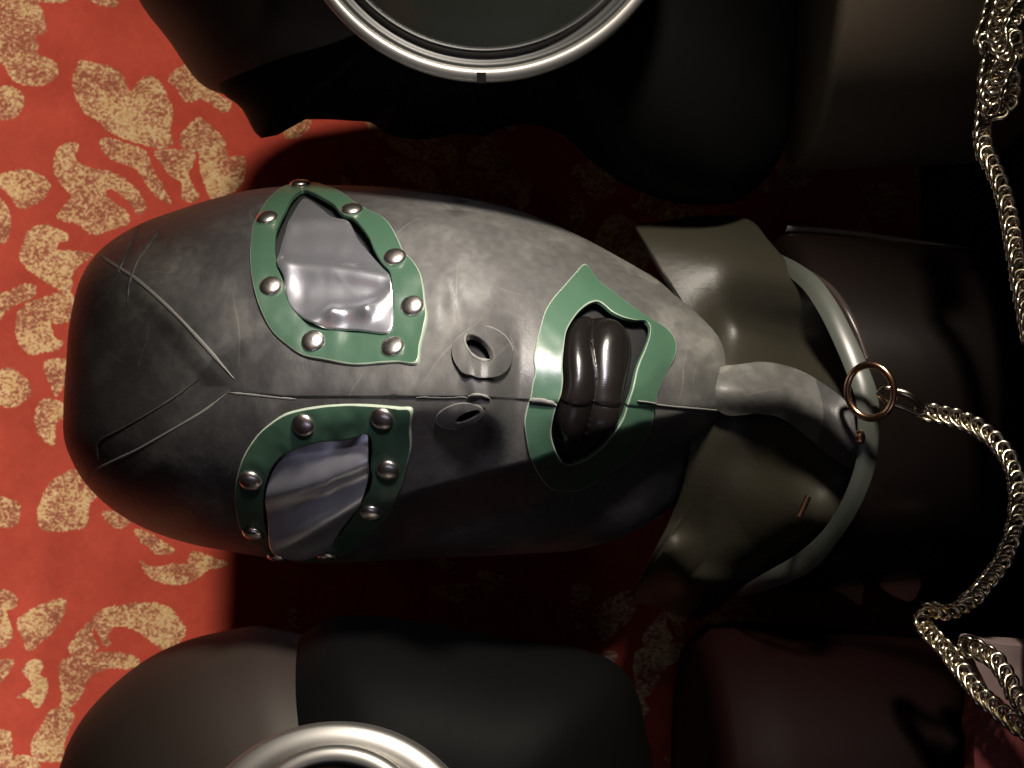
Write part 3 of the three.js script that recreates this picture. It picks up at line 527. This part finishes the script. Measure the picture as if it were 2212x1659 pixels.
// a turned piece: profile [radius, height], axis through p along n
function turned(profile, p, n, seg = 120, arc = [0, Math.PI * 2]) {
  const g = new THREE.LatheGeometry(profile.map(([r, h]) => new THREE.Vector2(r, h)), seg, arc[0], arc[1]);
  g.applyQuaternion(new THREE.Quaternion().setFromUnitVectors(UP, n.clone().normalize())); g.translate(p.x, p.y, p.z); return g;
}
{
  const g1 = thing('gas_mask', 'black gas mask with large round steel-rimmed window, above the rubber mask in the picture', 'gas mask', V3(0.2, -0.1, -0.1));
  part('skull_cap', blob([820, -220], [[235, -300], [262, -120], [300, 0], [365, 88], [430, 178], [470, 200], [560, 214], [800, 235], [1100, 200], [1300, 0], [1300, -400], [900, -640], [450, -560]], -0.11, 0.085, 0.07, 2.3), M.dome, g1, 'dark brown rounded cap');
  part('face_piece', blob([1150, -220], [[470, 190], [520, 232], [562, 298], [600, 292], [640, 262], [700, 258], [770, 262], [800, 264], [837, 290], [904, 301], [970, 293], [1010, 288], [1047, 294], [1080, 276], [1150, 270], [1215, 290], [1270, 340], [1360, 405], [1480, 440], [1600, 430], [1690, 330], [1712, 180], [1730, -100], [1650, -500], [1200, -760], [700, -700], [470, -400], [430, 0]], -0.095, 0.066, 0.05, 2.1), M.black, g1);
  const c = W(1045, -278, 0.006), n = V3(-0.16, 0.02, 1), R = 443 * K * (CAM_Z - 0.006) / CAM_Z;
  part('window_rim', turned([[R - 0.001, -0.012], [R, -0.004], [R, 0.0], [R - 0.0008, 0.0018], [R - 0.0032, 0.0024], [R - 0.0052, 0.0016], [R - 0.0058, -0.006]], c, n, 160), M.steel, g1, 'steel rim of the window');
  part('window_housing', turned([[R - 0.0015, -0.07], [R - 0.0015, -0.004], [R - 0.006, -0.003]], c, n, 120), M.black, g1, 'black housing behind the window rim');
  part('gasket', turned([[R - 0.004, -0.008], [R - 0.0045, -0.001], [R - 0.0075, -0.0015], [R - 0.009, -0.004], [R - 0.0108, -0.003], [R - 0.012, -0.001], [R - 0.0135, -0.003], [R - 0.014, -0.006]], c, n, 160), M.gasket, g1, 'dark grooved gasket');
  part('window', turned([[R - 0.0125, -0.006], [R * 0.7, -0.0035], [R * 0.4, -0.0015], [R * 0.2, -0.0008], [0, -0.0006]], c, n, 120), M.glass, g1, 'dark window glass');
  const k = W(1040, 172, 0.004), bx = new THREE.BoxGeometry(0.004, 0.0035, 0.006); bx.translate(k.x, k.y, k.z); part('rim_clamp', bx, M.black, g1, 'black clamp where the rim ends meet');
  const st = thing('display_stand', 'brownish dark round display stand under the gas mask above', 'display stand', V3(W(1106, -70, -0.1).x, -0.229, -0.1));
  part('base', turned([[0, -0.0002], [0.088, 0], [0.089, 0.003], [0.093, 0.092], [0.0915, 0.0955], [0.086, 0.097], [0, 0.0972]], V3(W(1106, -62, -0.1).x, -0.2288, -0.1), UP, 96), new THREE.MeshPhysicalMaterial({ color: lin(0.085, 0.066, 0.048), roughness: 0.55, specularIntensity: 0.5 }), st);
}
{
  const g2 = thing('gas_mask', 'black gas mask with steel lens rings at the bottom edge of the picture', 'gas mask', V3(-0.2, -0.05, -0.1));
  part('skull_cap', blob([620, 1950], [[95, 1850], [118, 1700], [150, 1600], [200, 1525], [300, 1435], [390, 1388], [480, 1364], [560, 1352], [640, 1365], [800, 1420], [1000, 1560], [1100, 1800], [1000, 2200], [600, 2400], [250, 2250]], -0.1, 0.09, 0.06, 2.3), M.dome, g2, 'grey-brown rounded cap');
  part('face_piece', blob([900, 1950], [[470, 1640], [515, 1570], [548, 1510], [575, 1455], [605, 1415], [700, 1340], [800, 1330], [950, 1350], [1100, 1380], [1250, 1400], [1350, 1450], [1400, 1600], [1420, 1850], [1300, 2200], [900, 2380], [560, 2250], [470, 1900]], -0.09, 0.088, 0.05, 2.6), M.black, g2);
  const n = V3(0.22, 0.03, 1), c = W(715, 1930, 0.008), kk = K * (CAM_Z - 0.008) / CAM_Z, R = 352 * kk;
  part('lens_flange', turned([[R, -0.02], [R + 0.001, -0.004], [R - 0.001, 0], [R - 0.006, 0.001], [R - 0.010, 0.0005], [R - 0.011, -0.003]], c, n, 160), M.steel, g2, 'wide outer steel flange');
  const c2 = W(720, 1842, 0.012), R2 = 218 * K * (CAM_Z - 0.012) / CAM_Z;
  part('lens_housing', turned([[R - 0.008, -0.010], [R - 0.014, 0.002], [R2 + 0.004, 0.011], [R2 + 0.0005, 0.012]], c, n, 140), M.black, g2);
  part('lens_rim', turned([[R2 + 0.001, -0.008], [R2 + 0.001, 0], [R2 - 0.0008, 0.0022], [R2 - 0.004, 0.0026], [R2 - 0.0058, 0.001], [R2 - 0.006, -0.004]], c2, n, 140), M.steel, g2, 'bright inner lens ring');
  part('lens', turned([[R2 - 0.005, -0.002], [R2 * 0.5, 0.001], [0, 0.002]], c2, n, 90), M.glass, g2);
  const st = thing('display_stand', 'dark reddish round display stand at the bottom right beneath the lower gas mask', 'display stand', V3(W(1106, 1740, -0.1).x, -0.229, -0.1));
  part('base', turned([[0, -0.0002], [0.076, 0], [0.077, 0.003], [0.0865, 0.11], [0.085, 0.135], [0.075, 0.144], [0, 0.146]], V3(W(1106, 1745, -0.1).x, -0.2288, -0.1), UP, 96), new THREE.MeshPhysicalMaterial({ color: lin(0.004, 0.0011, 0.0011), roughness: 0.6, specularIntensity: 0.08 }), st);
}

// ---------------------------------------------------------------- unseen board added over the heads to shape the wall's shadow, a hand's width short of the wall
{
  const sh = new THREE.Shape(); sh.moveTo(-0.9, BOARD_Z(-0.9)); sh.lineTo(0.088, BOARD_Z(0.088));
  sh.bezierCurveTo(0.104, BOARD_Z(0.1), 0.112, BOARD_Z(0.1) + 0.004, 0.119, BOARD_Z(0.12) + 0.010); sh.lineTo(0.1225, BOARD_Z(0.12) + 0.026); sh.lineTo(0.9, BOARD_Z(0.12) + 0.026);
  sh.lineTo(0.9, 0.42); sh.lineTo(-0.9, 0.42);
  const g = new THREE.ExtrudeGeometry(sh, { depth: 0.018, bevelEnabled: false }); g.rotateX(Math.PI / 2); g.translate(0, 0.318, 0);
  structure('added_shade_board', g, new THREE.MeshStandardMaterial({ color: lin(0.05, 0.03, 0.02), roughness: 0.6 }));
}
// ---------------------------------------------------------------- shelf, glittery ledge, small things
{
  const g = new THREE.BoxGeometry(2.2, 0.03, 0.9); g.translate(0, -0.2445, 0.24); structure('shelf', g, M.shelf);
  const glit = dataTex(512, 512, (x, y) => { const s = hash2(x >> 1, y >> 1) > 0.988 ? 150 + 90 * hash2(y, x) : 10; return [s + 4, s, s + 12]; }, true); glit.repeat.set(6, 6);
  const lb = new THREE.BoxGeometry(1.6, 0.029, 0.16, 1, 1, 1), b = new THREE.Mesh(); lb.translate(0, -0.2148, 0.083);
  const ledge = new THREE.Group(); ledge.name = 'cloth_riser'; ledge.userData = { label: 'black glittery cloth-covered riser in front of the stands', category: 'riser' }; scene.add(ledge);
  part('cover', lb, new THREE.MeshStandardMaterial({ map: glit, roughness: 0.5 }), ledge);
}
{
  const cloth = (label, cat, pts, z, mat, name) => { const t = thing(name, label, cat, W(pts[0][0], pts[0][1], z)); part('fold', sheet(pts, null, flat((x, y) => z + 0.005 * (fbm(x / 90, y / 90, 2) - 0.5)), { n: 120, rows: 14, lift: 0.004, depth: 0.006 }), mat, t); return t; };
  cloth('pinkish grey cloth fold behind the lower right chain', 'cloth', [[2085, 1375], [2140, 1382], [2260, 1405], [2290, 1560], [2215, 1590], [2150, 1530], [2110, 1460]], -0.012, new THREE.MeshStandardMaterial({ color: lin(0.24, 0.17, 0.165), roughness: 0.8 }), 'cloth');
  cloth('dull red cloth roll in the bottom right corner', 'cloth', [[2110, 1480], [2150, 1500], [2190, 1540], [2205, 1600], [2210, 1720], [2110, 1720], [2095, 1640], [2100, 1560]], -0.006, new THREE.MeshStandardMaterial({ color: lin(0.16, 0.03, 0.03), roughness: 0.7 }), 'cloth');
  const tan = new THREE.MeshStandardMaterial({ color: lin(0.22, 0.1, 0.06), roughness: 0.7 });
  const litPatch = (label, pts, m) => { const t = thing('lit_wall_patch', label, 'tab', W(pts[0][0], pts[0][1], -0.09)); part('leaf', sheet(pts, null, flat(() => -0.09), { n: 90, rows: 8, lift: 0.002, depth: 0.002 }), m, t); };  // sheets coloured to stand in for lit bits of the wall behind
  litPatch('pointed brown sheet standing for lit wall just under the lower edge of the main dark base', [[1770, 1245], [1860, 1240], [1862, 1290], [1858, 1308], [1830, 1290], [1790, 1265]], new THREE.MeshStandardMaterial({ color: lin(0.1, 0.045, 0.02), roughness: 0.7 }));
  litPatch('rounded peach sheet standing for lit wall between the main dark base and the chain', [[1895, 1240], [1940, 1238], [1985, 1245], [1982, 1280], [1965, 1298], [1935, 1290], [1905, 1270]], tan);
}
scene.environment = null;
renderer.render(scene, camera);
